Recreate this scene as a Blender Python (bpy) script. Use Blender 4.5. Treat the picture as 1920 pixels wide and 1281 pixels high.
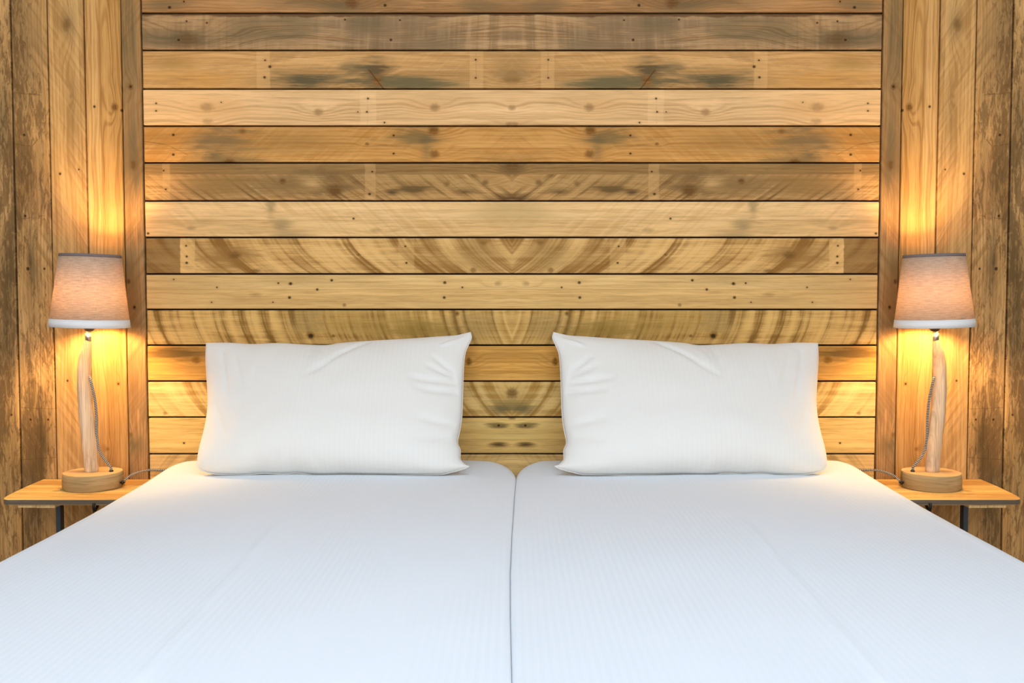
import bpy, math, random
from mathutils import Vector, Matrix, noise as mnoise
R = math.radians
random.seed(7)
scene = bpy.context.scene
for o in list(bpy.data.objects):
    bpy.data.objects.remove(o, do_unlink=True)
COL = scene.collection

# ------------------------------------------------------------------ camera
CAM_Y, CAM_Z, PITCH, LENS = -2.5, 0.970, R(2.7), 35.0
cam_d = bpy.data.cameras.new('camera'); cam_d.lens = LENS; cam_d.sensor_width = 36.0
cam_d.clip_start = 0.02
cam = bpy.data.objects.new('camera', cam_d); COL.objects.link(cam)
cam.location = (0, CAM_Y, CAM_Z); cam.rotation_euler = (R(90) - PITCH, 0, 0)
scene.camera = cam
# ------------------------------------------------------------------ world, added area lights, exposure
W = bpy.data.worlds.new('sky'); scene.world = W; W.use_nodes = True
bg = W.node_tree.nodes['Background']
bg.inputs[0].default_value = (0.62, 0.80, 1.0, 1); bg.inputs[1].default_value = 1.0
win = bpy.data.lights.new('added_window_light', 'AREA'); win.shape = 'RECTANGLE'
win.size, win.size_y = 3.3, 1.9; win.energy = 24.5; win.color = (1.0, 0.96, 0.91)
wo = bpy.data.objects.new('added_window_light', win); COL.objects.link(wo)  # area light added behind the camera to brighten wall and pillows
wo.location = (0, -4.32, 1.42); wo.rotation_euler = (R(90), 0, 0)
roof = bpy.data.lights.new('added_roof_light', 'AREA'); roof.shape = 'RECTANGLE'
roof.size, roof.size_y = 2.36, 1.16; roof.energy = 12.3; roof.color = (0.55, 0.76, 1.0)
ro = bpy.data.objects.new('added_roof_light', roof); COL.objects.link(ro); ro.location = (0, -1.9, 2.54)  # unseen overhead area light, added to lift the sheet with cool light
BULB_STRENGTH = 225.0
scene.cycles.max_bounces = 6; scene.cycles.diffuse_bounces = 4; scene.cycles.use_light_tree = False
vs = scene.view_settings
vs.view_transform = 'Standard'; vs.look = 'None'; vs.gamma = 1; vs.use_curve_mapping = False
vs.exposure = 1.08

# ------------------------------------------------------------------ photo -> place helpers
FPX = LENS / 36.0 * 1920.0
cP, sP = math.cos(PITCH), math.sin(PITCH)
def ray(px, py):
    a, b = (px - 960.0) / FPX, (py - 640.5) / FPX
    return Vector((a, cP - b * sP, -sP - b * cP))
ORG = Vector((0, CAM_Y, CAM_Z))
def on_y(px, py, y=0.0):
    d = ray(px, py); return ORG + d * ((y - CAM_Y) / d.y)
def on_plane(px, py, p0, n):
    d = ray(px, py); return ORG + d * ((p0 - ORG).dot(n) / d.dot(n))
def wz(py): return on_y(960, py).z
def wx(px, py=400): return on_y(px, py).x

# ------------------------------------------------------------------ object helpers
def tag(o, label=None, cat=None, group=None, kind=None):
    if label: o['label'] = label
    if cat: o['category'] = cat
    if group: o['group'] = group
    if kind: o['kind'] = kind
    return o
def mesh_obj(name, verts, faces, mat=None, parent=None, smooth=False, uvs=None):
    me = bpy.data.meshes.new(name); me.from_pydata([tuple(v) for v in verts], [], faces); me.update()
    if smooth:
        for p in me.polygons: p.use_smooth = True
    if uvs:
        uv = me.uv_layers.new(name='UVMap')
        for l in me.loops: uv.data[l.index].uv = uvs[l.vertex_index]
    if mat: me.materials.append(mat)
    o = bpy.data.objects.new(name, me); COL.objects.link(o)
    if parent: o.parent = parent
    return o
def empty(name, loc=(0, 0, 0)):
    o = bpy.data.objects.new(name, None); COL.objects.link(o); o.location = loc
    o.empty_display_size = 0.05
    return o
def cham_box(x0, x1, y0, y1, z0, z1, c=0.0015):
    """box chamfered on all twelve edges"""
    P, V, idx = (x0, x1, y0, y1, z0, z1), [], {}
    def vert(ix, iy, iz, ax):
        p = [P[ix], P[2 + iy], P[4 + iz]]; s = [1 if not ix else -1, 1 if not iy else -1, 1 if not iz else -1]
        for k in range(3):
            if k != ax: p[k] += s[k] * c
        idx[(ix, iy, iz, ax)] = len(V); V.append(p)
    for ix in (0, 1):
        for iy in (0, 1):
            for iz in (0, 1):
                for ax in range(3): vert(ix, iy, iz, ax)
    F = []
    q = [(0, 0), (1, 0), (1, 1), (0, 1)]
    for ax in range(3):
        for e in (0, 1):
            f = []
            for a, b in q:
                k = [0, 0, 0]; k[ax] = e; k[(ax + 1) % 3] = a; k[(ax + 2) % 3] = b
                f.append(idx[(k[0], k[1], k[2], ax)])
            F.append(f if e else f[::-1])
    for ax in range(3):                       # edge chamfers, edge runs along ax
        b1, b2 = (ax + 1) % 3, (ax + 2) % 3
        for e1 in (0, 1):
            for e2 in (0, 1):
                k0 = [0, 0, 0]; k1 = [0, 0, 0]
                k0[ax], k1[ax] = 0, 1
                for k in (k0, k1): k[b1] = e1; k[b2] = e2
                f = [idx[(*k0, b1)], idx[(*k1, b1)], idx[(*k1, b2)], idx[(*k0, b2)]]
                F.append(f if e1 == e2 else f[::-1])
    for ix in (0, 1):
        for iy in (0, 1):
            for iz in (0, 1):
                f = [idx[(ix, iy, iz, 0)], idx[(ix, iy, iz, 1)], idx[(ix, iy, iz, 2)]]
                F.append(f[::-1] if (ix + iy + iz) % 2 else f)
    return V, F
def join(*parts):
    V, F = [], []
    for v, f in parts:
        b = len(V); V += list(v); F += [[i + b for i in q] for q in f]
    return V, F
def lathe(profile, seg=40, closed=False):
    """profile [(r, z)...] turned about z"""
    V, F = [], []; n = len(profile)
    for r, z in profile:
        for k in range(seg):
            a = 2 * math.pi * k / seg; V.append((r * math.cos(a), r * math.sin(a), z))
    for i in range(n if closed else n - 1):
        j = (i + 1) % n
        for k in range(seg):
            l = (k + 1) % seg
            F.append([i * seg + k, i * seg + l, j * seg + l, j * seg + k])
    if not closed:
        if profile[0][0] > 1e-4: F.append([k for k in range(seg)][::-1])
        if profile[-1][0] > 1e-4: F.append([(n - 1) * seg + k for k in range(seg)])
    return V, F
def spline(pts, n=10):
    P = [Vector(p) for p in pts]; P = [P[0] * 2 - P[1]] + P + [P[-1] * 2 - P[-2]]; out = []
    for i in range(1, len(P) - 2):
        for k in range(n):
            t = k / n; a, b, c, d = P[i - 1:i + 3]
            out.append(0.5 * (2 * b + (c - a) * t + (2 * a - 5 * b + 4 * c - d) * t * t + (3 * b - a - 3 * c + d) * t ** 3))
    out.append(P[-2]); return out
def tube(pts, rad, seg=8):
    """returns verts, faces, uvs (u round, v metres along)"""
    n = len(pts); V, F, U = [], [], []; L = 0.0
    up = Vector((0.31, 0.95, 0.05))
    for i, p in enumerate(pts):
        t = (pts[min(i + 1, n - 1)] - pts[max(i - 1, 0)]).normalized()
        s = t.cross(up).normalized(); w = s.cross(t).normalized(); up = w
        if i: L += (p - pts[i - 1]).length
        r = rad[i] if isinstance(rad, (list, tuple)) else rad
        for k in range(seg):
            a = 2 * math.pi * k / seg
            V.append(p + s * math.cos(a) * r + w * math.sin(a) * r); U.append((k / seg, L))
    for i in range(n - 1):
        for k in range(seg):
            l = (k + 1) % seg
            F.append([i * seg + k, i * seg + l, (i + 1) * seg + l, (i + 1) * seg + k])
    F.append([k for k in range(seg)][::-1]); F.append([(n - 1) * seg + k for k in range(seg)])
    return V, F, U

# ------------------------------------------------------------------ node helpers
class S:
    """a node socket with arithmetic"""
    def __init__(s, t, sock): s.t, s.k = t, sock
    def __add__(s, o): return s.t.m('ADD', s, o)
    __radd__ = __add__
    def __sub__(s, o): return s.t.m('SUBTRACT', s, o)
    def __rsub__(s, o): return s.t.m('SUBTRACT', o, s)
    def __mul__(s, o): return s.t.m('MULTIPLY', s, o)
    __rmul__ = __mul__
class T:
    def __init__(s, name):
        s.mat = bpy.data.materials.new(name); s.mat.use_nodes = True
        s.nt = s.mat.node_tree; s.nt.nodes.clear()
        s.out = s.nt.nodes.new('ShaderNodeOutputMaterial')
    def n(s, typ, **kw):
        x = s.nt.nodes.new(typ)
        for k, v in kw.items(): setattr(x, k, v)
        return x
    def put(s, sock, v):
        if isinstance(v, S): s.nt.links.new(v.k, sock)
        elif isinstance(v, (tuple, list)):
            n = len(sock.default_value); sock.default_value = (tuple(v) + (1,) * 4)[:n]
        else: sock.default_value = v
    def m(s, op, a, b=0.0, clamp=False):
        x = s.n('ShaderNodeMath', operation=op, use_clamp=clamp)
        s.put(x.inputs[0], a); s.put(x.inputs[1], b); return S(s, x.outputs[0])
    def vec(s, x, y, z=0.0):
        c = s.n('ShaderNodeCombineXYZ')
        for i, v in enumerate((x, y, z)): s.put(c.inputs[i], v)
        return S(s, c.outputs[0])
    def sep(s, v):
        c = s.n('ShaderNodeSeparateXYZ'); s.put(c.inputs[0], v); return [S(s, o) for o in c.outputs]
    def coord(s, obj=None, out='Object'):
        c = s.n('ShaderNodeTexCoord')
        if obj: c.object = obj
        return S(s, c.outputs[out])
    def noise(s, v, scale=1.0, detail=3.0, rough=0.55, dist=0.0):
        x = s.n('ShaderNodeTexNoise')
        s.put(x.inputs['Vector'], v); x.inputs['Scale'].default_value = scale
        x.inputs['Detail'].default_value = detail; x.inputs['Roughness'].default_value = rough
        x.inputs['Distortion'].default_value = dist
        return S(s, x.outputs[0])
    def step(s, v, lo, hi, a=0.0, b=1.0):
        x = s.n('ShaderNodeMapRange', interpolation_type='SMOOTHSTEP')
        s.put(x.inputs[0], v); x.inputs[1].default_value = lo; x.inputs[2].default_value = hi
        x.inputs[3].default_value = a; x.inputs[4].default_value = b
        if lo > hi:
            x.inputs[1].default_value, x.inputs[2].default_value = hi, lo
            x.inputs[3].default_value, x.inputs[4].default_value = b, a
        return S(s, x.outputs[0])
    def mix(s, f, a, b, mode='MIX'):
        x = s.n('ShaderNodeMix', data_type='RGBA', blend_type=mode)
        s.put(x.inputs[0], f); s.put(x.inputs[6], a); s.put(x.inputs[7], b); return S(s, x.outputs[2])
    def blob(s, uvvec, cu, cv, ru, rv):
        """elliptical distance from a spot, 1 at its rim"""
        x = s.n('ShaderNodeVectorMath', operation='MULTIPLY_ADD')
        s.put(x.inputs[0], uvvec); x.inputs[1].default_value = (1 / ru, 1 / rv, 0); x.inputs[2].default_value = (-cu / ru, -cv / rv, 0)
        y = s.n('ShaderNodeVectorMath', operation='LENGTH'); s.nt.links.new(x.outputs[0], y.inputs[0])
        return S(s, y.outputs['Value'])
    def matte(s, col, bump=None, bs=0.2, bd=0.002):
        b = s.n('ShaderNodeBsdfDiffuse'); s.put(b.inputs[0], col)
        if bump is not None:
            x = s.n('ShaderNodeBump'); x.inputs['Strength'].default_value = bs; x.inputs['Distance'].default_value = bd
            s.put(x.inputs['Height'], bump); s.nt.links.new(x.outputs[0], b.inputs['Normal'])
        s.nt.links.new(b.outputs[0], s.out.inputs[0]); return s.mat
    def bsdf(s, col, rough=0.6, bump=None, bs=0.2, bd=0.002, **kw):
        b = s.n('ShaderNodeBsdfPrincipled'); s.put(b.inputs['Base Color'], col); s.put(b.inputs['Roughness'], rough)
        for k, v in kw.items(): s.put(b.inputs[k.replace('_', ' ')], v)
        if bump is not None:
            x = s.n('ShaderNodeBump'); x.inputs['Strength'].default_value = bs; x.inputs['Distance'].default_value = bd
            s.put(x.inputs['Height'], bump); s.nt.links.new(x.outputs[0], b.inputs['Normal'])
        s.nt.links.new(b.outputs[0], s.out.inputs[0]); return s.mat
def lin(r, g, b):
    f = lambda c: (c / 255 / 12.92) if c <= 10 else ((c / 255 + 0.055) / 1.055) ** 2.4
    return (f(r), f(g), f(b), 1)
def simple(name, col, rough=0.5, **kw):
    t = T(name); return t.bsdf(col, rough, **kw)

GAIN = 1.13     # overall reflectance of the timber
def tone(c): return tuple(min(1.0, x * GAIN) for x in c[:3]) + (1,)

def wood(name, base, axis='h', ref=None, seed=0.0, ring=0.5, freq=70.0, fiber=0.35, weather=0.2, wcol=(112, 88, 60),
         saw=None, knots=(), stains=(), bands=(), splits=(), nails=(), wane=None, rings_amp=0.02, blotch=0.0, cathedral=None, cracks=()):
    """sawn reclaimed timber. Spots are given in metres in the frame of `ref`: (along, across, size...)"""
    t = T(name); c = t.coord(ref); x, y, z = t.sep(c)
    if axis == 'h': u, v = t.m('ABSOLUTE', x), z
    elif axis == 'v': u, v = z, t.m('ABSOLUTE', x)
    elif axis == 'r': u, v = t.m('ARCTAN2', y, x) * 0.07, z
    elif axis == 'x': u, v = x, y + z * 0.7
    else: u, v = z, x + y * 0.6
    uv = t.vec(u, v)
    base = tone(lin(*base)); dark = (base[0] * 0.50, base[1] * 0.40, base[2] * 0.30, 1)
    light = (min(1, base[0] * 1.13), min(1, base[1] * 1.17), min(1, base[2] * 1.27), 1)
    wc = tone(lin(*wcol))
    sd = seed * 7.31
    big = t.noise(t.vec(u * 2.2, v * 11.0, sd), 1, 2, 0.5)
    wn0 = t.noise(t.vec(u * 9.0, v * 60.0, sd + 41), 1, 1)
    kn = t.noise(t.vec(u * 160, v * 160, sd), 1, 1) if knots else None
    phase = v + (big - 0.5) * (rings_amp * 2.2) + (wn0 - 0.5) * 0.004
    kmask = None
    freq = freq * 1.7
    for k in knots:
        ku, kv, r = k[0], k[1], k[2]; st = k[3] if len(k) > 3 else 0.8; asp = k[4] if len(k) > 4 else 1.3
        d = t.blob(uv, ku, kv, r * asp, r)
        w = t.step(t.blob(uv, ku, kv, r * asp * 5.5, r * 2.9), 1.0, 0.0)
        phase = phase + w * (r * 1.7)
        e = t.step(d + (kn - 0.5) * 0.5, 1.10, 0.25) * min(1.0, st * 1.2)
        kmask = e if kmask is None else t.m('MAXIMUM', kmask, e)
    if cathedral:                                   # nested arches of flat-sawn grain
        cu, cv, ru, rv, am = cathedral
        phase = phase + t.step(t.blob(uv, cu, cv, ru, rv), 1.0, 0.0) * am
    rg = t.m('SINE', phase * (freq * 6.283)) * 0.5 + 0.5
    rgn = t.noise(t.vec(phase * freq * 0.9, u * 1.1, sd + 3), 1, 2, 0.65)
    rings = t.step(rg * 0.22 + rgn * 0.85, 0.48, 0.74)
    fb = t.noise(t.vec(u * 14, v * 430, sd + 5), 1, 2, 0.65)
    mid = t.noise(t.vec(u * 3.2, v * 55, sd + 9), 1, 3.5, 0.62)
    col = t.mix(rings * ring, base, dark)
    col = t.mix(t.step(mid, 0.36, 0.75) * fiber, col, dark)
    col = t.mix(t.step(fb, 0.46, 0.72) * (fiber * 1.35), col, dark)
    col = t.mix(t.step(mid, 0.52, 0.22) * 0.65, col, light)
    height = fb
    for a, lo_hi, fac in splits:                    # strip of another tone beyond the line v = a
        lo, hi = lo_hi
        msk = t.step(v + (fb - 0.5) * 0.002, a - 0.0007, a + 0.0007) if hi > 0 else t.step(v + (fb - 0.5) * 0.002, a + 0.0007, a - 0.0007)
        f2 = tuple(fac) + (1,)
        col = t.mix(msk, col, t.mix(1.0, col, f2, 'MULTIPLY'))
        ln = t.step(t.m('ABSOLUTE', v - a), 0.0012, 0.0002)
        col = t.mix(ln * 0.45, col, dark)
    wn = t.noise(t.vec(u * 5.0, v * 26, sd + 13), 1, 4, 0.68, 0.6)
    patch = big
    sn = (wn - 0.5) * 2.0 + (mid - 0.5) * 2.4 + (fb - 0.5) * 1.4
    if weather > 0:
        wm = t.step(wn + (patch - 0.5) * 1.0 + (fb - 0.5) * 0.45, 0.44, 0.68) * min(0.8, weather * 1.2 + 0.08)
        col = t.mix(wm, col, wc)
    if saw:
        sg, slope, curve, v0, sfq = saw['k'], saw['slope'], saw.get('curve', 0), saw['v0'], saw['freq']
        dv = v - v0
        s_ = u + dv * slope + dv * dv * curve
        n1 = t.noise(t.vec(s_ * sfq, dv * 2.0, sd + 21), 1, 3, 0.6) * 0.92 + (mid - 0.5) * 0.22 + 0.04
        pm = t.step(t.noise(t.vec(u * 6, v * 14, sd + 29), 1, 1.5, 0.5), saw.get('plo', 0.30), saw.get('phi', 0.62))
        if 'range' in saw:
            a, b = saw['range']; pm = pm * t.step(u, a - 0.02, a + 0.03) * t.step(u, b + 0.03, b - 0.02)
        if 'vmax' in saw: pm = pm * t.step(v, saw['vmax'] + 0.001, saw['vmax'] - 0.001)
        sm = t.step(n1, 0.48, 0.65) * pm * sg
        sl = t.step(n1, 0.50, 0.34) * pm * (sg * 0.6)
        scol = tone(lin(*saw.get('col', (120, 86, 46))))
        col = t.mix(sl, col, light); col = t.mix(sm, col, scol)
    for q in stains:                                # (u, v, ru, rv, strength, rgb)
        su, sv, ru, rv, st = q[:5]; sc = tone(lin(*(q[5] if len(q) > 5 else (100, 88, 62))))
        d = t.blob(uv, su, sv, ru * 1.35, rv * 1.35)
        mm = t.step(d + sn, 1.25, 0.05) * (st * 1.05)
        col = t.mix(mm, col, sc)
    if blotch > 0:                                  # bark-like rough dark flecks
        b1 = t.noise(t.vec(u * 22, v * 95, sd + 31), 1, 4, 0.75, 0.9)
        bm = t.step(b1 + (patch - 0.5) * 0.8, 0.47, 0.62) * blotch
        col = t.mix(bm, col, tone(lin(86, 64, 40)))
    for b0, b1, st, *dk in bands:                        # pale strips where the old batten sat
        j = (mid - 0.5) * 0.006
        mm = t.step(u + j, b0 - 0.0015, b0 + 0.0015) * t.step(u + j, b1 + 0.0015, b1 - 0.0015)
        col = t.mix(mm * (st * (0.62 if dk else 0.46)), col, tone(lin(*dk[0])) if dk else t.mix(fb * 0.5, light, base))
    if kmask is not None:
        kc = t.mix(rings * 0.6, (base[0] * 0.26, base[1] * 0.22, base[2] * 0.18, 1), (base[0] * 0.50, base[1] * 0.42, base[2] * 0.33, 1))
        col = t.mix(kmask, col, kc)
    if wane:                                        # bark edge left along the top of the board
        zt, amt = wane
        wv = t.noise(t.vec(u * 11, 0.0, sd), 1, 3, 0.6)
        wm = t.step(v + (wv - 0.5) * (amt * 2.0), zt - amt * 1.05, zt - amt * 0.55)
        col = t.mix(wm * 0.85, col, tone(lin(96, 68, 44)))
    for a, b, wd, st in cracks:                     # drying checks and old saw kerfs
        dx, dy = b[0] - a[0], b[1] - a[1]; L2 = dx * dx + dy * dy
        tt = t.m('MULTIPLY', (u - a[0]) * dx + (v - a[1]) * dy, 1 / L2, True)
        q = t.n('ShaderNodeVectorMath', operation='DISTANCE')
        t.put(q.inputs[0], t.vec(u + (wn - 0.5) * 0.006, v + (mid - 0.5) * 0.006)); t.put(q.inputs[1], t.vec(tt * dx + a[0], tt * dy + a[1]))
        col = t.mix(t.step(S(t, q.outputs['Value']), wd, wd * 0.3) * st, col, (base[0] * 0.16, base[1] * 0.12, base[2] * 0.10, 1))
    nm = None
    for q in nails:
        d = t.blob(uv, q[0], q[1], q[2] if len(q) > 2 else 0.0030, (q[2] if len(q) > 2 else 0.0030) * 0.9)
        e = t.step(d, 1.15, 0.55); nm = e if nm is None else t.m('MAXIMUM', nm, e)
        h = t.step(t.blob(uv, q[0], q[1], 0.012, 0.007), 1.0, 0.2) * 0.22
        col = t.mix(h, col, dark)
    if nm is not None:
        col = t.mix(nm * 0.85, col, (0.028, 0.017, 0.009, 1))
    return t.matte(col, height, 0.35, 0.0009)

# ------------------------------------------------------------------ room shell
HALF, FRONT, CEIL = 2.0, -4.4, 2.5
def box_obj(name, b, mat, parent=None, c=0.0015):
    return mesh_obj(name, *cham_box(*b, c), mat, parent)
m_gap = simple('dark_batten', lin(24, 16, 9), 0.9)
wall = box_obj('wall_back', (-HALF - 0.1, HALF + 0.1, 0.018, 0.10, -0.05, CEIL + 0.05), m_gap)
tag(wall, 'wall clad in reclaimed pallet planks behind the bed', kind='structure')
def plaster():
    t = T('limewashed_plaster'); c = t.coord(); n = t.noise(c, 9, 5)
    return t.bsdf(t.mix(n, (0.66, 0.62, 0.55, 1), (0.74, 0.70, 0.63, 1)), 0.85)
m_pl = plaster()
tag(box_obj('wall_left', (-HALF - 0.1, -HALF, FRONT, 0.018, 0, CEIL), m_pl), 'pale plaster side wall on the left', kind='structure')
tag(box_obj('wall_right', (HALF, HALF + 0.1, FRONT, 0.018, 0, CEIL), m_pl), 'pale plaster side wall on the right', kind='structure')
RX, RY0, RY1 = 1.2, -2.5, -1.3                        # opening for an unseen roof window, added to brighten the bed
V, F = join(cham_box(-HALF - 0.1, -RX, FRONT - 0.1, 0.018, CEIL, CEIL + 0.1), cham_box(RX, HALF + 0.1, FRONT - 0.1, 0.018, CEIL, CEIL + 0.1),
            cham_box(-RX, RX, FRONT - 0.1, RY0, CEIL, CEIL + 0.1), cham_box(-RX, RX, RY1, 0.018, CEIL, CEIL + 0.1))
tag(mesh_obj('ceiling', V, F, m_pl), 'pale ceiling with an added roof window over the bed', kind='structure')
m_fl = wood('floor_boards', (150, 112, 72), 'f', seed=3, ring=0.4)
tag(box_obj('floor', (-HALF - 0.1, HALF + 0.1, FRONT - 0.1, 0.018, -0.1, 0), m_fl), 'brown timber floor under the bed', kind='structure')
WX, WZ0, WZ1 = 1.7, 0.42, 2.40                       # opening for an unseen window, added behind the camera for its light
V, F = join(cham_box(-HALF - 0.1, -WX, FRONT - 0.1, FRONT, 0, CEIL), cham_box(WX, HALF + 0.1, FRONT - 0.1, FRONT, 0, CEIL),
            cham_box(-WX, WX, FRONT - 0.1, FRONT, 0, WZ0), cham_box(-WX, WX, FRONT - 0.1, FRONT, WZ1, CEIL))
tag(mesh_obj('wall_front', V, F, m_pl), 'pale wall with an added wide window behind the viewer', kind='structure')
m_white = simple('white_paint', (0.78, 0.78, 0.76, 1), 0.4)
wf = empty('added_window_1', (0, FRONT - 0.05, WZ0)); tag(wf, 'added unseen window facing the bed, wide and white framed', kind='structure')
def glass():
    t = T('added_window_glass'); a = t.n('ShaderNodeBsdfTransparent'); g = t.n('ShaderNodeBsdfGlossy'); g.inputs['Roughness'].default_value = 0.02
    f = t.n('ShaderNodeFresnel'); f.inputs[0].default_value = 1.3; mx = t.n('ShaderNodeMixShader')
    t.nt.links.new(f.outputs[0], mx.inputs[0]); t.nt.links.new(a.outputs[0], mx.inputs[1]); t.nt.links.new(g.outputs[0], mx.inputs[2])
    t.nt.links.new(mx.outputs[0], t.out.inputs[0]); return t.mat
m_gl = glass(); wh = WZ1 - WZ0
V, F = join(cham_box(-WX, -WX + 0.06, -0.03, 0.03, 0, wh), cham_box(WX - 0.06, WX, -0.03, 0.03, 0, wh),
            cham_box(-WX + 0.06, WX - 0.06, -0.03, 0.03, 0, 0.06), cham_box(-WX + 0.06, WX - 0.06, -0.03, 0.03, wh - 0.06, wh))
mesh_obj('added_window_frame', V, F, m_white, wf)
for k in (-1, 1): mesh_obj('added_mullion', *cham_box(k * 0.56 - 0.025, k * 0.56 + 0.025, -0.025, 0.025, 0.06, wh - 0.06), m_white, wf)
for a, b in ((-WX + 0.06, -0.585), (-0.535, 0.535), (0.585, WX - 0.06)):
    mesh_obj('added_pane', *cham_box(a, b, -0.004, 0.004, 0.06, wh - 0.06, 0.0005), m_gl, wf)

rw = empty('added_roof_window', (0, (RY0 + RY1) / 2, CEIL + 0.05)); tag(rw, 'added unseen roof window above the foot of the bed, white framed', kind='structure')
hy = (RY1 - RY0) / 2
V, F = join(cham_box(-RX, -RX + 0.02, -hy, hy, -0.03, 0.04), cham_box(RX - 0.02, RX, -hy, hy, -0.03, 0.04), cham_box(-RX + 0.02, RX - 0.02, -hy, -hy + 0.02, -0.03, 0.04), cham_box(-RX + 0.02, RX - 0.02, hy - 0.02, hy, -0.03, 0.04))
mesh_obj('added_window_frame', V, F, m_white, rw); mesh_obj('added_pane', *cham_box(-RX + 0.02, RX - 0.02, -hy + 0.02, hy - 0.02, 0.0, 0.008, 0.0005), m_gl, rw)

# ------------------------------------------------------------------ planks of the back wall
def P(px, py):                                        # photo point on the wall, mirrored half -> (|x|, z)
    q = on_y(px, py); return abs(q.x), q.z
M = 2.5 / FPX                                         # metres per photo pixel on the wall
GAP = 0.0021
def H(pts, kind):
    out = []
    for q in pts:
        a, b = P(q[0], q[1])
        if kind == 'knot': out.append((a, b, q[2] * M) + tuple(q[3:]))
        elif kind == 'stain': out.append((a, b, q[2] * M, q[3] * M) + tuple(q[4:]))
        else: out.append((a, b) + ((q[2] * M,) if len(q) > 2 else ()))
    return out
def Vv(pts, kind):
    out = []
    for q in H(pts, kind):
        q = list(q); q[0], q[1] = q[1], q[0]
        if kind == 'stain': q[2], q[3] = q[3], q[2]
        out.append(tuple(q))
    return out
def bandsH(bs): return [(P(q[1], 300)[0], P(q[0], 300)[0]) + tuple(q[2:]) for q in bs]
PX_EDGE = 0.9166
rows = [-45, 24.8, 94.2, 166.8, 236.2, 305.2, 376.8, 445.2, 513.9, 580.5, 647.6, 715, 782.5, 851.5]
def hspec(i):
    z0 = wz(rows[i + 1]) if i + 1 < len(rows) else 0; z1 = wz(rows[i]); zm = (z0 + z1) / 2
    G = (98, 86, 60); D = (84, 62, 38)
    if i == 0: return dict(base=(184, 136, 87), ring=0.45, weather=0.35, knots=H([(660, 6, 13, 0.7)], 'knot'),
        nails=H([(318, 14, 3.4), (722, 10, 3.4), (345, 3)], 'nail'), stains=H([(310, 10, 45, 12, 0.6), (640, 8, 40, 16, 0.6), (905, 14, 35, 10, 0.45), (560, 4, 60, 10, .35)], 'stain'))
    if i == 1: return dict(base=(187, 149, 105), ring=0.75, freq=95, weather=0.55, rings_amp=0.035, wcol=(128, 104, 76), wane=(z1, 0.010),
        saw=dict(k=0.5, slope=0.05, v0=zm, freq=60, col=(120, 96, 66)),
        knots=H([(352, 75, 20, 0.55, 1.6)], 'knot'), nails=H([(350, 40), (388, 43), (647, 37), (750, 38), (733, 75, 3), (335, 75, 3)], 'nail'),
        stains=H([(340, 72, 75, 18, 0.85, G), (470, 58, 60, 30, 0.6, G), (560, 50, 40, 28, 0.5, G), (690, 45, 40, 20, 0.5, G), (830, 70, 40, 26, 0.35)], 'stain'), bands=bandsH([(598, 612, .2)]))
    if i == 2: return dict(base=(208, 160, 101), ring=0.35, freq=60, weather=0.18,
        saw=dict(k=0.45, slope=1.1, v0=zm, freq=45, col=(185, 136, 76), plo=0.4),
        knots=H([(707, 152, 13, 0.85, 1.0), (955, 150, 8, 0.4, 1.6)], 'knot'), nails=H([(497, 113), (506, 125, 3.4), (496, 145, 3), (892, 112), (892, 146)], 'nail'),
        stains=H([(325, 117, 45, 11, 0.6, (150, 118, 62)), (575, 150, 78, 14, 0.95, G), (705, 135, 26, 26, 0.9, (92, 76, 52)), (775, 151, 75, 13, 0.95, (112, 98, 66)), (955, 135, 30, 22, 0.75, (140, 108, 66)),
                  (665, 128, 20, 12, .6, G), (380, 150, 90, 14, .4, (190, 136, 62))], 'stain'),
        bands=bandsH([(483, 508, 0.9), (881, 906, 0.8)]), cracks=[(P(692, 131), P(719, 166), 0.0022, 0.8), (P(892, 98), P(893, 146), 0.0007, 0.5), (P(512, 112), P(640, 104), 0.0006, .4)])
    if i == 3: return dict(base=(230, 185, 129), ring=0.42, freq=48, weather=0.04, fiber=0.22, rings_amp=0.03,
        knots=H([(597, 210, 9, 0.5), (815, 202, 10, 0.55), (960, 202, 7, 0.5), (388, 201, 11, 0.4, 1.6), (390, 228, 8, .35, 1.8), (955, 232, 5, .5, 2)], 'knot'),
        nails=H([(293, 194), (293, 208), (690, 185, 2.4), (688, 210, 2.4), (721, 230), (671, 210, 1.6), (415, 192, 1.6)], 'nail'), bands=bandsH([(676, 706, 0.6)]), cracks=[(P(690, 180), P(689, 233), 0.0006, .5)],
        stains=H([(800, 200, 45, 18, 0.3, (200, 146, 84)), (400, 205, 55, 16, .4, (198, 148, 90))], 'stain'))
    if i == 4: return dict(base=(204, 149, 83), ring=0.45, freq=58, weather=0.22, wcol=(132, 104, 62),
        saw=dict(k=0.55, slope=1.2, v0=zm, freq=40, col=(172, 116, 54), plo=0.36),
        knots=H([(813, 245, 11, 0.75), (815, 289, 10, 0.65), (688, 270, 4, .6), (455, 247, 7, .5), (430, 303, 6, .7, 2.5)], 'knot'),
        nails=H([(325, 253, 3), (325, 290, 3), (738, 254, 2.6), (738, 288, 2.6)], 'nail'),
        stains=H([(405, 262, 60, 24, 0.85, (120, 98, 66)), (300, 258, 45, 16, .6, (150, 108, 56)), (540, 268, 80, 20, .5, (150, 112, 62)), (780, 255, 38, 18, 0.75, (112, 92, 58)), (800, 282, 12, 22, 0.5), (430, 298, 60, 10, .6, G)], 'stain'),
        splits=[(P(300, 279)[1], (0, -1), (1.08, 1.08, 1.06))], cracks=[(P(268, 265), P(310, 271), 0.0010, 0.7), (P(310, 271), P(352, 290), 0.0009, 0.6)])
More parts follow.
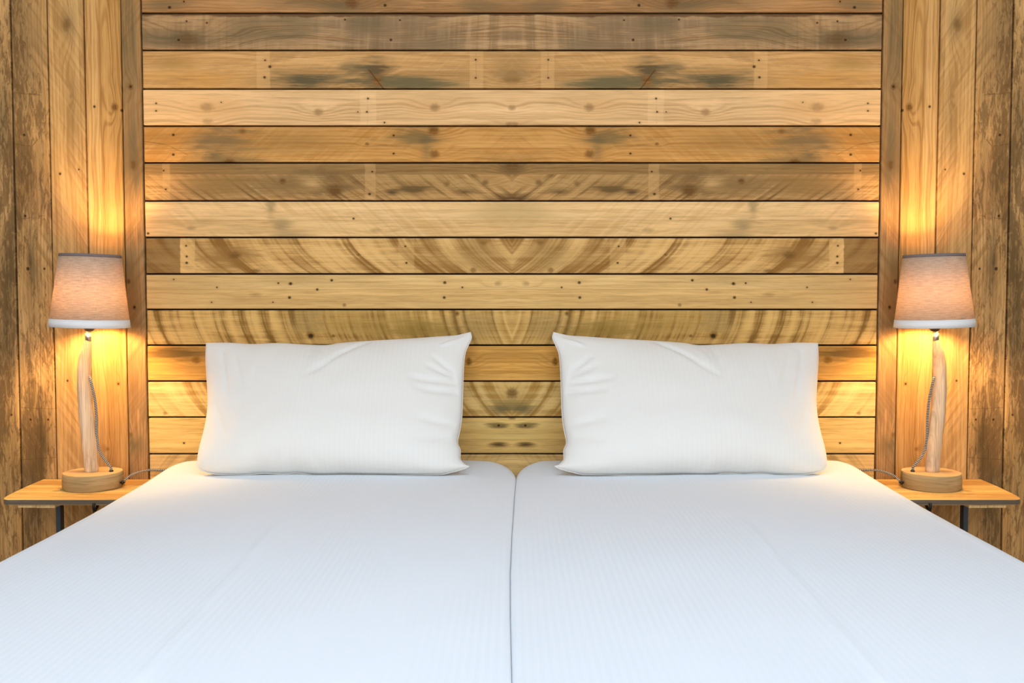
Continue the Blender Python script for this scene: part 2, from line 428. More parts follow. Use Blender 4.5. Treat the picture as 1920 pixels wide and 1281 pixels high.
    if i == 5: return dict(base=(196, 151, 94), ring=0.45, freq=60, weather=0.30, wcol=(118, 92, 58),
        saw=dict(k=0.9, slope=-1.2, curve=4, v0=zm, freq=55, col=(116, 84, 48), vmax=P(300, 327)[1], plo=0.28, phi=0.55),
        knots=H([(530, 340, 7, 0.8), (628, 358, 14, 0.8), (838, 345, 6, .5), (1010, 342, 7, .6), (955, 312, 8, .6, 1)], 'knot'),
        nails=H([(307, 320), (311, 355), (698, 322), (693, 364, 3)], 'nail'),
        stains=H([(735, 361, 14, 6, 1.1, D), (775, 355, 30, 9, 1.15, D), (870, 361, 30, 6, 0.9, D), (956, 371, 45, 9, 1.0, D), (540, 350, 90, 22, 0.75, (122, 94, 58)), (630, 350, 40, 26, .8, (110, 84, 52)), (410, 345, 60, 22, .6, (140, 104, 58)),
                  (588, 344, 22, 9, 0.6, (222, 178, 116)), (800, 345, 130, 25, .4, (140, 110, 66)), (958, 315, 22, 12, .6, D)], 'stain'),
        bands=bandsH([(304, 318, 0.6), (684, 704, 0.75)]), splits=[(P(300, 327)[1], (0, 1), (0.66, 0.66, 0.64))])
    if i == 6: return dict(base=(230, 187, 128), ring=0.25, freq=45, weather=0.05, fiber=0.24,
        saw=dict(k=0.4, slope=-1.1, v0=zm, freq=48, col=(190, 146, 88), plo=0.42),
        nails=H([(663, 410, 2.6), (278, 438, 2.8)], 'nail'), knots=H([(358, 428, 6, .35, 2), (705, 432, 7, .3, 2)], 'knot'),
        stains=H([(526, 424, 16, 12, 0.75, (150, 126, 84)), (508, 390, 8, 18, 0.6, (140, 118, 76)), (955, 395, 60, 26, 0.5, (170, 140, 88)), (545, 440, 30, 8, .4)], 'stain'),
        splits=[(P(300, 413)[1], (0, -1), (0.93, 0.91, 0.86))])
    if i == 7: return dict(base=(213, 167, 102), ring=0.2, freq=60, weather=0.10,
        saw=dict(k=1.0, slope=-1.0, curve=6, v0=zm, freq=28, col=(138, 97, 48), plo=0.16, phi=0.42),
        knots=H([(440, 478, 9, 0.75, 1.8), (908, 453, 9, 0.7), (888, 507, 7, 0.6, 1.2), (672, 478, 3.5, .6), (480, 508, 5, .6, 2.4)], 'knot'),
        nails=H([(349, 461), (350, 481, 2.6), (350, 493, 3), (760, 462), (762, 493, 2.6)], 'nail'),
        stains=H([(425, 480, 45, 26, 0.8, (142, 102, 54)), (885, 480, 38, 34, .45, (136, 104, 56))], 'stain'), bands=bandsH([(262, 335, 1.2, (128, 92, 50)), (336, 363, 0.9), (746, 776, 0.5)]))
    if i == 8: return dict(base=(218, 177, 115), ring=0.25, freq=50, weather=0.05, fiber=0.26, knots=H([(933, 532, 6, 0.35), (985, 532, 6, .3), (646, 572, 4, 0.6), (480, 553, 5, .3, 3), (545, 532, 4, .8), (622, 525, 3, .7)], 'knot'),
        nails=H([(522, 531, 2.4), (545, 532, 3.2), (543, 558, 3.4), (595, 543, 3), (622, 526, 2.6), (407, 539, 2), (326, 524, 1.8), (397, 567, 1.8), (834, 530, 3.4), (833, 558, 3.2), (867, 539, 2.2), (512, 567, 1.8)], 'nail'),
        splits=[(P(300, 543)[1], (0, -1), (0.97, 0.95, 0.9))], stains=H([(350, 530, 60, 14, .35, (170, 136, 84)), (560, 525, 60, 10, .35, (160, 130, 80))], 'stain'))
    if i == 9: return dict(base=(207, 164, 96), ring=0.2, freq=60, weather=0.22, wcol=(150, 116, 58),
        saw=dict(k=0.95, slope=-0.35, curve=3, v0=zm, freq=38, col=(126, 91, 42), plo=0.18, phi=0.45),
        knots=H([(582, 629, 9, 0.95, 1.2), (857, 588, 6, 0.8, 1), (625, 630, 4, .7)], 'knot'),
        nails=H([(583, 630, 5)], 'nail'), stains=H([(690, 610, 90, 26, 0.5, (140, 110, 52)), (800, 620, 60, 14, 0.6, (130, 104, 46)), (570, 600, 30, 24, .3), (890, 610, 40, 30, .3)], 'stain'))
    if i == 10: return dict(base=(218, 162, 82), ring=0.35, freq=50, weather=0.1, knots=H([(368, 675, 9, 0.75, 1.3), (879, 678, 10, 0.95, 0.8)], 'knot'),
        stains=H([(330, 662, 70, 14, 1.0, (116, 86, 44)), (340, 690, 60, 8, .5, (160, 108, 46))], 'stain'), splits=[(P(300, 679)[1], (0, 1), (0.90, 0.88, 0.84))])
    if i == 11: return dict(base=(226, 187, 116), ring=0.2, freq=60, weather=0.10,
        saw=dict(k=0.85, slope=-0.7, curve=4, v0=zm, freq=26, col=(150, 106, 44), plo=0.2, phi=0.45),
        knots=H([(959, 738, 14, 0.85, 1.0), (310, 775, 5, .5)], 'knot'), stains=H([(958, 762, 26, 10, 0.8, (120, 104, 60)), (958, 745, 40, 30, .4, (150, 118, 66)), (985, 772, 22, 8, .7, G)], 'stain'))
    if i == 12: return dict(base=(227, 187, 113), ring=0.25, freq=44, weather=0.08, nails=H([(345, 831, 2.6), (935, 798, 3)], 'nail'), splits=[(P(300, 824)[1], (0, -1), (0.95, 0.93, 0.9))],
        stains=H([(938, 800, 16, 5, 0.9, D), (985, 800, 14, 4, .5, D), (935, 834, 14, 4, .9, D), (950, 810, 60, 14, .35, (160, 140, 84))], 'stain'), knots=H([(958, 784, 5, .6)], 'knot'))
    return dict(base=(222, 182, 116), ring=0.3, freq=50, weather=0.3, wcol=(150, 128, 80), saw=dict(k=0.4, slope=0.8, v0=zm, freq=40))
def plank(b, mat, name='plank', rot=0.0):
    cx, cy, cz = (b[0] + b[1]) / 2, (b[2] + b[3]) / 2, (b[4] + b[5]) / 2
    V, F = cham_box(b[0] - cx, b[1] - cx, b[2] - cy, b[3] - cy, b[4] - cz, b[5] - cz, 0.0016)
    o = mesh_obj(name, V, F, mat, wall); o.location = (cx, cy, cz); o.rotation_euler[1] = rot
    return o
zs = [wz(r) for r in rows]
pitch = (zs[1] - zs[-1]) / (len(rows) - 2)
def hmat(i): return wood('plank_timber_row', ref=wall, axis='h', seed=i + 1, **hspec(i))
hm = [hmat(i) for i in range(14)]
for i in range(len(rows)):
    z1 = zs[i]; z0 = zs[i + 1] if i + 1 < len(rows) else z1 - pitch
    dy = random.uniform(-0.0012, 0.0012)
    plank((-PX_EDGE, PX_EDGE, dy, 0.018, z0 + GAP, z1 - GAP), hm[i])
z = zs[-1] - pitch; k = 0
while z > 0.01:                                       # rows hidden behind the mattress
    z0 = max(z - pitch, 0.004); plank((-PX_EDGE, PX_EDGE, 0, 0.018, z0 + GAP, z - GAP), hm[(13, 6, 12, 8, 3)[k % 5]]); z -= pitch; k += 1
z = zs[0]; k = 0
while z < CEIL - 0.01:
    z1 = min(z + pitch, CEIL - 0.004); plank((-PX_EDGE, PX_EDGE, 0, 0.018, z + GAP, z1 - GAP), hm[(3, 1, 6, 2, 8)[k % 5]]); z += pitch; k += 1
vx = [0.9180, 0.9683, 1.0605, 1.1515, 1.2425, 1.334]
while vx[-1] < HALF - 0.02: vx.append(min(vx[-1] + 0.0915, HALF))
def vspec(i):
    va = lambda px, py: P(px, py)[0]
    if i == 0: return dict(base=(178, 137, 88), ring=0.6, freq=75, weather=0.45, wcol=(124, 96, 64), saw=dict(k=0.4, slope=1.4, v0=0.94, freq=50),
        knots=Vv([(246, 163, 6, 0.85), (252, 310, 8, 0.7, 1.6), (242, 528, 5, .8), (253, 577, 4, .9, 1.6), (246, 815, 5, .5)], 'knot'), stains=Vv([(240, 40, 15, 60, 0.6), (240, 120, 16, 60, .5), (254, 310, 18, 40, 0.7, (112, 86, 56)), (252, 560, 14, 70, .6, (120, 94, 54)), (254, 835, 14, 20, 0.8, (104, 92, 62)), (247, 290, 10, 60, .5)], 'stain'),
        nails=Vv([(246, 163, 2.4), (253, 576, 3)], 'nail'))
    if i == 1: return dict(base=(198, 150, 88), ring=0.7, freq=60, weather=0.05, rings_amp=0.03, cathedral=(P(205, 70)[1], va(205, 70), 0.30, 0.030, 0.03),
        knots=Vv([(215, 201, 8, 0.8, 1.4), (222, 720, 4, .6), (202, 842, 5, .45, 1)], 'knot'), nails=Vv([(177, 200, 3), (222, 720, 2), (228, 207, 3)], 'nail'), splits=[(va(187, 100), (0, 1), (1.14, 1.20, 1.36))])
    if i == 2: return dict(base=(200, 157, 99), ring=0.45, freq=60, weather=0.08, saw=dict(k=0.75, slope=-1.6, curve=3, v0=1.106, freq=60, col=(164, 122, 74), plo=0.30, phi=0.6),
        knots=Vv([(125, 46, 10, 0.55, 1.6), (148, 318, 2, .6), (134, 180, 5, .3)], 'knot'), nails=Vv([(113, 326, 3), (148, 318, 1.8), (127, 714, 2.6)], 'nail'), stains=Vv([(126, 46, 12, 26, 0.4), (135, 220, 10, 70, .3)], 'stain'))
    if i == 3: return dict(base=(206, 162, 104), cracks=[tuple(P(a, b)[::-1] for a, b in q) + (0.0010, .7) for q in (((26, 174), (78, 178)), ((40, 765), (100, 767)), ((44, 862), (104, 858)), ((28, 270), (60, 274)), ((60, 274), (84, 246)), ((30, 412), (84, 404)), ((75, 560), (78, 900)))], ring=0.5, freq=70, weather=0.32, wcol=(136, 106, 68), blotch=0.6, saw=dict(k=0.45, slope=-1.6, v0=1.2, freq=40, plo=0.4),
        nails=Vv([(45, 253, 3), (47, 405, 3), (52, 504, 4), (83, 504, 2.6), (57, 787, 2.6), (90, 787, 2.6)], 'nail'), splits=[(va(46, 0), (0, 1), (0.90, 0.90, 0.88))],
        stains=Vv([(50, 80, 45, 110, 0.6, (134, 106, 70)), (55, 330, 20, 60, 0.6, (108, 82, 48)), (60, 500, 14, 60, 0.7, (96, 74, 46)), (75, 870, 22, 90, 0.75, (92, 74, 44)), (85, 820, 14, 60, .7, (90, 72, 42)), (60, 960, 40, 60, .5, (110, 92, 64))], 'stain'))
    if i == 4: return dict(base=(200, 158, 102), ring=0.5, freq=70, weather=0.35, wcol=(130, 102, 66), blotch=0.65, nails=Vv([(22, 778, 2.4)], 'nail'),
        stains=Vv([(12, 520, 20, 60, 0.6, (96, 80, 50)), (10, 640, 16, 60, .7, (88, 74, 46)), (8, 230, 14, 70, .5), (14, 860, 20, 90, .5, (120, 96, 56))], 'stain'))
    return dict(base=(200, 156, 100), ring=0.5, weather=0.35, blotch=0.45)
vmats = [wood('upright_plank_timber', ref=wall, axis='v', seed=20 + i, **vspec(i)) for i in range(6)]
for s in (-1, 1):
    for i in range(len(vx) - 1):
        a, b = vx[i] + GAP * 0.9, vx[i + 1] - GAP * 0.9
        dy = (-0.003, 0.0, -0.001, 0.001, -0.001)[i] if i < 5 else 0
        plank((min(s * a, s * b), max(s * a, s * b), dy, 0.018, 0.004, CEIL - 0.004), vmats[i] if i < 5 else vmats[3 + i % 3])

# ------------------------------------------------------------------ bed
TOP = 0.553
m_rail = wood('bed_timber', (176, 132, 82), 'x', seed=41, ring=0.4)
bed = empty('bed_frame', (0, -1.02, 0)); tag(bed, 'low timber bed frame under the two white mattresses', 'bed frame')
def bpart(name, b): return mesh_obj(name, *cham_box(b[0], b[1], b[2] + 1.02, b[3] + 1.02, b[4], b[5], 0.003), m_rail, bed)
for s in (-1, 1):
    bpart('side_rail', (min(s * 0.78, s * 0.805), max(s * 0.78, s * 0.805), -2.0, -0.04, 0.16, 0.31))
    for y in (-1.98, -0.13): bpart('leg', (min(s * 0.70, s * 0.78), max(s * 0.70, s * 0.78), y, y + 0.07, 0.0, 0.29))
bpart('end_rail', (-0.78, 0.78, -2.0, -1.98, 0.16, 0.31)); bpart('end_rail', (-0.78, 0.78, -0.06, -0.04, 0.16, 0.31))
bpart('centre_rail', (-0.03, 0.03, -1.98, -0.06, 0.18, 0.29))
for k in range(12):
    y = -1.93 + k * 0.158; bpart('slat', (-0.78, 0.78, y, y + 0.07, 0.29, 0.31))

def linen(name, stripe_scale, sw=1.0, c1=(0.79, 0.805, 0.82, 1), c2=(0.725, 0.745, 0.77, 1)):
    t = T(name); c = t.coord(); x, y, z = t.sep(c)
    st = t.m('SINE', x * stripe_scale) * 0.5 + 0.5
    st = t.step(st, 0.35, 0.65)
    pn = t.step(t.noise(t.vec(x * 2.2, y * 1.3, z * 2), 1, 2), 0.38, 0.6)
    soft = t.noise(t.vec(x * 5, y * 2.5, z * 5), 1, 3)
    col = t.mix(st * (pn * (0.26 * sw) + 0.03 * sw), c1, c2)
    return t.matte(col, soft * 2.0 + st * 0.008, 0.25, 0.004)
m_sheet = linen('white_satin_stripe_sheet', 6.283 / 0.0105)
def seam_x(y):                                        # the line where the mattresses meet, from the head to the foot
    d = -y
    pts = [(0, 0.010), (0.25, 0.0095), (0.45, 0.005), (0.75, 0.0), (1.0, -0.003), (1.2, -0.0025), (1.45, 0.0), (2.1, 0.0)]
    for (a, p), (b, q) in zip(pts, pts[1:]):
        if d <= b: return p + (q - p) * max(0, (d - a)) / (b - a)
    return 0
def seg_dist(px_, py_, a, b):
    ax, ay, bx, by = a[0], a[1], b[0], b[1]; dx, dy = bx - ax, by - ay
    tt = max(0, min(1, ((px_ - ax) * dx + (py_ - ay) * dy) / (dx * dx + dy * dy)))
    return math.hypot(px_ - ax - tt * dx, py_ - ay - tt * dy), tt
def mattress(side, label):
    W2, L0, L1 = 0.862, -0.030, -2.015
    ro, ri, rh, rc = 0.075, 0.005, 0.045, 0.075       # edge radii outside, at the seam, at the head; corner in plan
    def clus(n0, r0, n1, r1, length, n):
        a = [r0 * (1 - math.cos(math.pi / 2 * k / n0)) for k in range(n0)]
        b = [r0 + (length - r0 - r1) * k / n for k in range(n + 1)]
        c = [length - r1 * (1 - math.cos(math.pi / 2 * k / n1)) for k in range(n1)][::-1]
        return a + b + c
    us = clus(10, ro, 8, 0.05, W2, 140)                # from the outside inward
    ts = clus(12, rc, 8, 0.06, L0 - L1, 170)
    nu, nt_ = len(us), len(ts)
    cA, cB = (P2(523, 985), P2(268, 1281))
    V, F = [], []
    arc = lambda d, r: 0 if d >= r else r - math.sqrt(max(0, r * r - (r - d) ** 2))
    for j, tt in enumerate(ts):
        y = L0 - tt; dh, df = tt, (L0 - L1) - tt
        ins = rc - math.sqrt(max(0, rc * rc - (rc - dh) ** 2)) if dh < rc else 0
        insf = 0.05 - math.sqrt(max(0, 0.0025 - (0.05 - df) ** 2)) if df < 0.05 else 0
        i2 = ins + insf
        for i, u in enumerate(us):
            xo = -W2 - 0.012 * math.exp(-dh / 0.5) + i2; xi = -0.0001 - i2
            f = u / W2; xx = xo + (xi - xo) * f
            d_o, d_i = xx - xo, xi - xx
            rin = ri + (0.085 - ri) * max(0, 1 - dh / 0.28) ** 2
            dr = [arc(d_o, ro), arc(d_i, rin), arc(dh + 0.0, rh), arc(df, 0.06)]
            drop = (sum(q ** 2 for q in dr)) ** 0.5
            drop = min(drop, 0.085)
            crown = 0.010 * (1 - ((xx + W2 / 2) / (W2 / 2)) ** 2)
            zz = TOP - 0.006 + crown - drop
            zz += 0.012 * math.exp(-(dh / 0.30) ** 2)
            zz += 0.0035 * mnoise.noise(Vector((xx * 3.0 * side + 5 * side, y * 2.0, 0.3))) + 0.0012 * mnoise.noise(Vector((xx * 11, y * 6, side)))
            dd, t_ = seg_dist(xx, y, cA, cB)          # ironed fold running to the foot
            zz += 0.0040 * math.exp(-(dd / 0.0085) ** 2) * (0.35 + 0.65 * abs(math.sin(t_ * 9)))
            dd, t_ = seg_dist(xx, y, (-0.79, -0.45), (-0.805, -1.5)); zz += 0.0016 * math.exp(-(dd / 0.010) ** 2)
            sh = seam_x(y) * max(0, 1 + xx / 0.35)
            V.append((side * -1 * xx if side > 0 else xx, y, zz)); V[-1] = (V[-1][0] + sh, V[-1][1], V[-1][2])
    for j in range(nt_ - 1):
        for i in range(nu - 1):
            a = j * nu + i; q = [a, a + nu, a + nu + 1, a + 1]
            F.append(q)
    loop = [i for i in range(nu)] + [j * nu + nu - 1 for j in range(1, nt_)] + [(nt_ - 1) * nu + i for i in range(nu - 2, -1, -1)] + [j * nu for j in range(nt_ - 2, 0, -1)]
    n0 = len(V); nl = len(loop); levels = [0.43, 0.36, 0.325, 0.314]
    prev = loop; cx, cy = side * W2 / 2, (L0 + L1) / 2
    for k, lv in enumerate(levels):
        cur = []
        for q in loop:
            x, y, z_ = V[q]; sc = 1.0 - (0.0, 0.0, 0.004, 0.03)[k]
            cur.append(len(V)); V.append((cx + (x - cx) * sc, cy + (y - cy) * sc, lv))
        for a in range(nl):
            b = (a + 1) % nl; F.append([prev[a], prev[b], cur[b], cur[a]])
        prev = cur
    F.append(prev[::-1])
    if side > 0: F = [f[::-1] for f in F]
    o = mesh_obj('mattress', V, F, m_sheet, smooth=True)
    return tag(o, label, 'mattress', 'pair of single mattresses pushed together')
def P2(px, py):
    q = on_plane(px, py, Vector((0, 0, TOP)), Vector((0, 0, 1))); return q.x, q.y
mattress(-1, 'single mattress in a white striped sheet, left of the seam, under the left pillow')
mattress(1, 'single mattress in a white striped sheet, right of the seam, under the right pillow')

# ------------------------------------------------------------------ pillows
m_pillow = linen('white_pillow_cotton', 6.283 / 0.011, 0.6, (0.78, 0.745, 0.69, 1), (0.70, 0.665, 0.61, 1))
def pillow(side, label):
    p0 = Vector((0, -0.262, TOP + 0.0105)); p1 = Vector((0, -0.062, 0.853))
    upv = (p1 - p0).normalized(); n = Vector((0, upv.z * -1, upv.y)).normalized()   # towards viewer and up
    def pt(px, py):
        q = on_plane(px, py, p0, n); return q
    # outline of the left pillow, photo points; four sides between the corners
    top = [(387, 644), (430, 643.5), (475, 646), (520, 644.5), (565, 647), (612, 648.5), (640, 644.5), (700, 640), (760, 636.5), (820, 632), (852, 630), (868, 627), (882, 623.5)]
    right = [(882, 623.5), (884, 634), (878, 648), (872, 664), (869, 695), (867.5, 740), (866, 780), (862, 808), (858, 830), (863, 845), (863, 862), (872, 872), (880, 874.5)]
    bot = [(369, 874), (382, 884), (410, 890), (450, 892), (490, 888), (530, 889), (558, 887.5), (600, 891.5), (640, 890), (700, 892), (760, 892.5), (820, 891), (850, 885), (868, 880), (880, 874.5)]
    left = [(387, 644), (386, 672), (388, 710), (390, 750), (387, 785), (381, 815), (373, 845), (369, 874)]
    def curve(pts):
        P_ = [pt(*q) for q in pts]; sp = spline(P_, 12); L = [0]
        for a, b in zip(sp, sp[1:]): L.append(L[-1] + (b - a).length)
        def at(t):
            d = t * L[-1]
            for i in range(len(sp) - 1):
                if L[i + 1] >= d: return sp[i].lerp(sp[i + 1], (d - L[i]) / max(1e-9, L[i + 1] - L[i]))
            return sp[-1]
        return at
    cT, cR, cB, cL = curve(top), curve(right), curve(bot), curve(left)
    c00, c10, c01, c11 = cT(0), cT(1), cB(0), cB(1)
    NU, NV = 110, 70
    V, F, idx = [], [], {}
    creases = [((0.62, 0.02), (0.40, 0.34), 0.014, -0.0045), ((0.42, 0.03), (0.385, 0.30), 0.010, -0.003), ((0.46, 0.10), (0.43, 0.26), 0.012, 0.003),
               ((0.965, 0.40), (0.80, 0.37), 0.018, -0.005), ((0.975, 0.47), (0.83, 0.45), 0.016, -0.005), ((0.965, 0.36), (0.86, 0.27), 0.014, -0.004), ((0.96, 0.32), (0.88, 0.20), 0.016, -0.004),
               ((0.97, 0.70), (0.84, 0.66), 0.02, -0.0035), ((0.96, 0.78), (0.86, 0.80), 0.018, -0.003),
               ((0.07, 0.10), (0.10, 0.50), 0.014, -0.0025), ((0.12, 0.12), (0.16, 0.42), 0.014, -0.002), ((0.05, 0.55), (0.12, 0.80), 0.02, -0.002), ((0.22, 0.2), (0.19, .45), .012, -.0015),
               ((0.97, 0.03), (0.90, 0.10), 0.012, 0.005), ((0.30, 0.99), (0.33, 0.90), 0.018, -0.004), ((0.48, 0.99), (0.46, 0.91), 0.018, -0.003)]
    for face in (0, 1):
        for j in range(NV + 1):
            for i in range(NU + 1):
                a = 0.5 - 0.5 * math.cos(math.pi * i / NU); b = 0.5 - 0.5 * math.cos(math.pi * j / NV)
                a = a * 0.6 + 0.4 * i / NU; b = b * 0.6 + 0.4 * j / NV
                edge = i in (0, NU) or j in (0, NV)
                if face and edge: idx[(1, i, j)] = idx[(0, i, j)]; continue
                q = cT(a) * (1 - b) + cB(a) * b + cL(b) * (1 - a) + cR(b) * a
                q -= c00 * (1 - a) * (1 - b) + c10 * a * (1 - b) + c01 * (1 - a) * b + c11 * a * b
                ea, eb = 1 - abs(2 * a - 1) ** 2.6, 1 - abs(2 * b - 1) ** (2.2 if b < 0.5 else 3.6)
                prof = max(0, ea * eb) ** 0.52 * (0.66 + 0.60 * b)
                if face == 0:
                    h = 0.070 * prof
                    w = min(1, max(0, ea * eb) * 6)
                    h += w * (0.0035 * mnoise.noise(Vector((a * 4, b * 3, 2.2))) + 0.0016 * mnoise.noise(Vector((a * 13, b * 8, 5.1))))
                    for A, B, wd, am in creases:
                        dd, tt = seg_dist(a * 1.8, b, (A[0] * 1.8, A[1]), (B[0] * 1.8, B[1]))
                        h += 1.6 * am * math.exp(-(dd / wd) ** 2) * (0.3 + 0.7 * math.sin(math.pi * min(1, tt * 0.8 + 0.15))) * min(1, w * 1.5)
                else: h = -0.040 * prof
                q = q + n * h
                q.z = max(q.z, TOP + (0.0095 if face == 0 else 0.0165))
                if q.y > -0.004: q.y = -0.004
                idx[(face, i, j)] = len(V); V.append(Vector((q.x * (1 if side < 0 else -1), q.y, q.z)))
        for j in range(NV):
            for i in range(NU):
                f = [idx[(face, i, j)], idx[(face, i, j + 1)], idx[(face, i + 1, j + 1)], idx[(face, i + 1, j)]]
                if face: f = f[::-1]
                if side > 0: f = f[::-1]
                F.append(f)
    root = empty('pillow', (side * 0.41, -0.205, TOP)); tag(root, label, 'pillow', 'pair of white bed pillows')
    off = Vector(root.location)
    mesh_obj('pillowcase', [v - off for v in V], F, m_pillow, root, smooth=True)
    per = [idx[(0, i, 0)] for i in range(NU)] + [idx[(0, NU, j)] for j in range(NV)] + [idx[(0, i, NV)] for i in range(NU, 0, -1)] + [idx[(0, 0, j)] for j in range(NV, 0, -1)]
    pts = [V[k] - off for k in per]; pts.append(pts[0])
    tv, tf, tu = tube(pts, 0.0011, 6)
    mesh_obj('seam', tv, tf, m_pillow, root, smooth=True)
pillow(-1, 'plump white pillow on the left mattress, its pointed corner up towards the right')
pillow(1, 'plump white pillow on the right mattress, its pointed corner up towards the left')

# ------------------------------------------------------------------ bedside shelves
SH_Z = on_y(100, 898.0).z                             # top of the shelf boards
SH_D, SH_T = 0.252, 0.0140
m_steel = simple('blue_grey_steel', lin(72, 84, 92), 0.45, Metallic=0.6)
m_black = simple('black_iron', lin(30, 27, 24), 0.5, Metallic=0.3)
m_cleat = wood('pale_cleat_timber', (240, 212, 156), 'f', seed=52, ring=0.2, weather=0.0)
def shelf(side, label):
    x0, x1 = 0.882, 1.180
    root = empty('bedside_shelf', (side * (x0 + x1) / 2, -SH_D / 2, 0)); tag(root, label, 'shelf', 'pair of small wooden bedside shelves')
    ox, oy = root.location.x, root.location.y
    m_board = wood('shelf_timber', (228, 186, 112), 'x', ref=root, seed=50, ring=0.6, freq=60, weather=0.45, wcol=(170, 118, 62), rings_amp=0.012,
                   knots=[(0.05 * side, -0.03 + SH_Z * .7, 0.008, .6, 2.0)])
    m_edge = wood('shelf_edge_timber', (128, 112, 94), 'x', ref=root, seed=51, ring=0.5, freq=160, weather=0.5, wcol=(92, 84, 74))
    out = [(x0, 0.001), (x1 + 0.004, 0.001), (x1 + 0.001, -0.10), (x1 - 0.006, -0.19), (x1 - 0.012, -0.232), (x1 - 0.020, -0.246), (x1 - 0.032, -SH_D), (x0, -SH_D)]
    out = [(x, min(y, -0.005)) for x, y in out]
    n = len(out); V, F = [], []; c = 0.0016
    cx, cy = (x0 + x1) / 2, -SH_D / 2
    def ring_(ins, z):
        b = len(V)
        for x, y in out:
            V.append((side * (x + (cx - x) / abs(cx - x) * ins) - ox, y + (cy - y) / max(1e-6, abs(cy - y)) * ins - oy, z))
        return list(range(b, b + n))
    r = [ring_(c, SH_Z - SH_T), ring_(0, SH_Z - SH_T + c), ring_(0, SH_Z - c), ring_(c, SH_Z)]
    F.append(r[0]); F.append(r[3][::-1])
    for a, b in zip(r, r[1:]):
        for k in range(n): l = (k + 1) % n; F.append([a[k], b[k], b[l], a[l]])
    if side > 0: F = [f[::-1] for f in F]
    F = [f[::-1] for f in F]
    o = mesh_obj('board', V, F, m_board, root); o.data.materials.append(m_edge)
    o.data.validate(); 
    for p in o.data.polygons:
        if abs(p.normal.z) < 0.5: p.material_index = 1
    def part(name, xa, xb, ya, yb, za, zb, mat, c=0.0008):
        return mesh_obj(name, *cham_box(min(side * xa, side * xb) - ox, max(side * xa, side * xb) - ox, ya - oy, yb - oy, za, zb, c), mat, root)
    zb = SH_Z - SH_T
    yc = -0.235
    a, b = abs(on_y(103, 955, yc).x), abs(on_y(33, 955, yc).x)
    ct = part('cleat', a, (a + b) / 2 - 0.0004, yc, -0.02, zb - 0.0100, zb, m_cleat)
    part('cleat', (a + b) / 2 + 0.0004, b, yc, -0.02, zb - 0.0095, zb, m_cleat)
    ya = -0.12
    a, b = abs(on_y(121, 1000, ya).x), abs(on_y(106, 1000, ya).x)
    mesh_obj('angle_iron_leg', *join(cham_box(min(side * a, side * b) - ox, max(side * a, side * b) - ox, ya - 0.0025 - oy, ya - oy, 0.0, zb, 0.0006),
             cham_box(min(side * a, side * (a + 0.0025)) - ox, max(side * a, side * (a + 0.0025)) - ox, ya - 0.02 - oy, ya - 0.0025 - oy, 0.0, zb, 0.0006)), m_steel, root)
    ya = -0.06
    part('angle_iron_leg', 0.900, 0.918, ya - 0.003, ya, 0.0, zb, m_steel)
    q = on_y(176.5, 947, -SH_D - 0.003)
    hook = spline([(side * abs(q.x) - ox, -SH_D - 0.004 - oy, zb + 0.006), (side * abs(q.x) - ox, -SH_D - 0.006 - oy, zb - 0.004), (side * abs(q.x) - ox, -SH_D + 0.002 - oy, zb - 0.012), (side * abs(q.x) - ox, -SH_D + 0.016 - oy, zb - 0.004), (side * abs(q.x) - ox, -SH_D + 0.018 - oy, zb + 0.001)], 5)
    tv, tf, tu = tube(hook, 0.0032, 8); mesh_obj('hook', tv, tf, m_black, root, smooth=True)
    return root
shelf(-1, 'narrow wooden bedside shelf left of the bed, under the left lamp')
shelf(1, 'narrow wooden bedside shelf right of the bed, under the right lamp')

# ------------------------------------------------------------------ table lamps
def shade_mat():
    t = T('beige_linen_shade'); c = t.coord(); x, y, z = t.sep(c)
    ang = t.m('ARCTAN2', y, x)
    n = t.noise(t.vec(ang * 3.5, z * 420, 0.0), 1, 4, 0.7); n2 = t.noise(t.vec(ang * 60, z * 60, 3.0), 1, 3)
    f = t.step(n * 0.8 + n2 * 0.2, 0.3, 0.72)
    col = t.mix(f, lin(212, 190, 166), lin(178, 152, 130))
    tcol = t.mix(f, (0.82, 0.62, 0.44, 1), (0.54, 0.40, 0.27, 1))
    d = t.n('ShaderNodeBsdfDiffuse'); t.put(d.inputs[0], col); tr = t.n('ShaderNodeBsdfTranslucent'); t.put(tr.inputs[0], tcol)
    mx = t.n('ShaderNodeMixShader'); mx.inputs[0].default_value = 0.15
    t.nt.links.new(d.outputs[0], mx.inputs[1]); t.nt.links.new(tr.outputs[0], mx.inputs[2]); t.nt.links.new(mx.outputs[0], t.out.inputs[0]); return t.mat
m_shade = shade_mat()
m_hem = simple('white_hem_tape', (0.80, 0.79, 0.78, 1), 0.8)
m_trim = simple('grey_trim_tape', lin(120, 106, 104), 0.85)
m_chrome = simple('polished_chrome', (0.55, 0.54, 0.53, 1), 0.28, Metallic=1.0)
m_bronze = simple('dark_bronze_socket', lin(70, 56, 40), 0.4, Metallic=0.6)
def bulb_mat():
    t = T('glowing_bulb'); e = t.n('ShaderNodeEmission'); e.inputs[0].default_value = (1.0, 0.67, 0.27, 1); e.inputs[1].default_value = BULB_STRENGTH
    t.nt.links.new(e.outputs[0], t.out.inputs[0]); return t.mat
m_bulb = bulb_mat()
def cord_mat():
    t = T('black_white_braided_cord'); u, v, _ = t.sep(t.coord(out='UV'))
    s = t.m('SINE', v * (6.283 / 0.0042) + u * 6.283)
    return t.bsdf(t.mix(t.step(s, 0.0, 0.25), (0.02, 0.018, 0.016, 1), (0.55, 0.50, 0.42, 1)), 0.75)
m_cord = cord_mat()
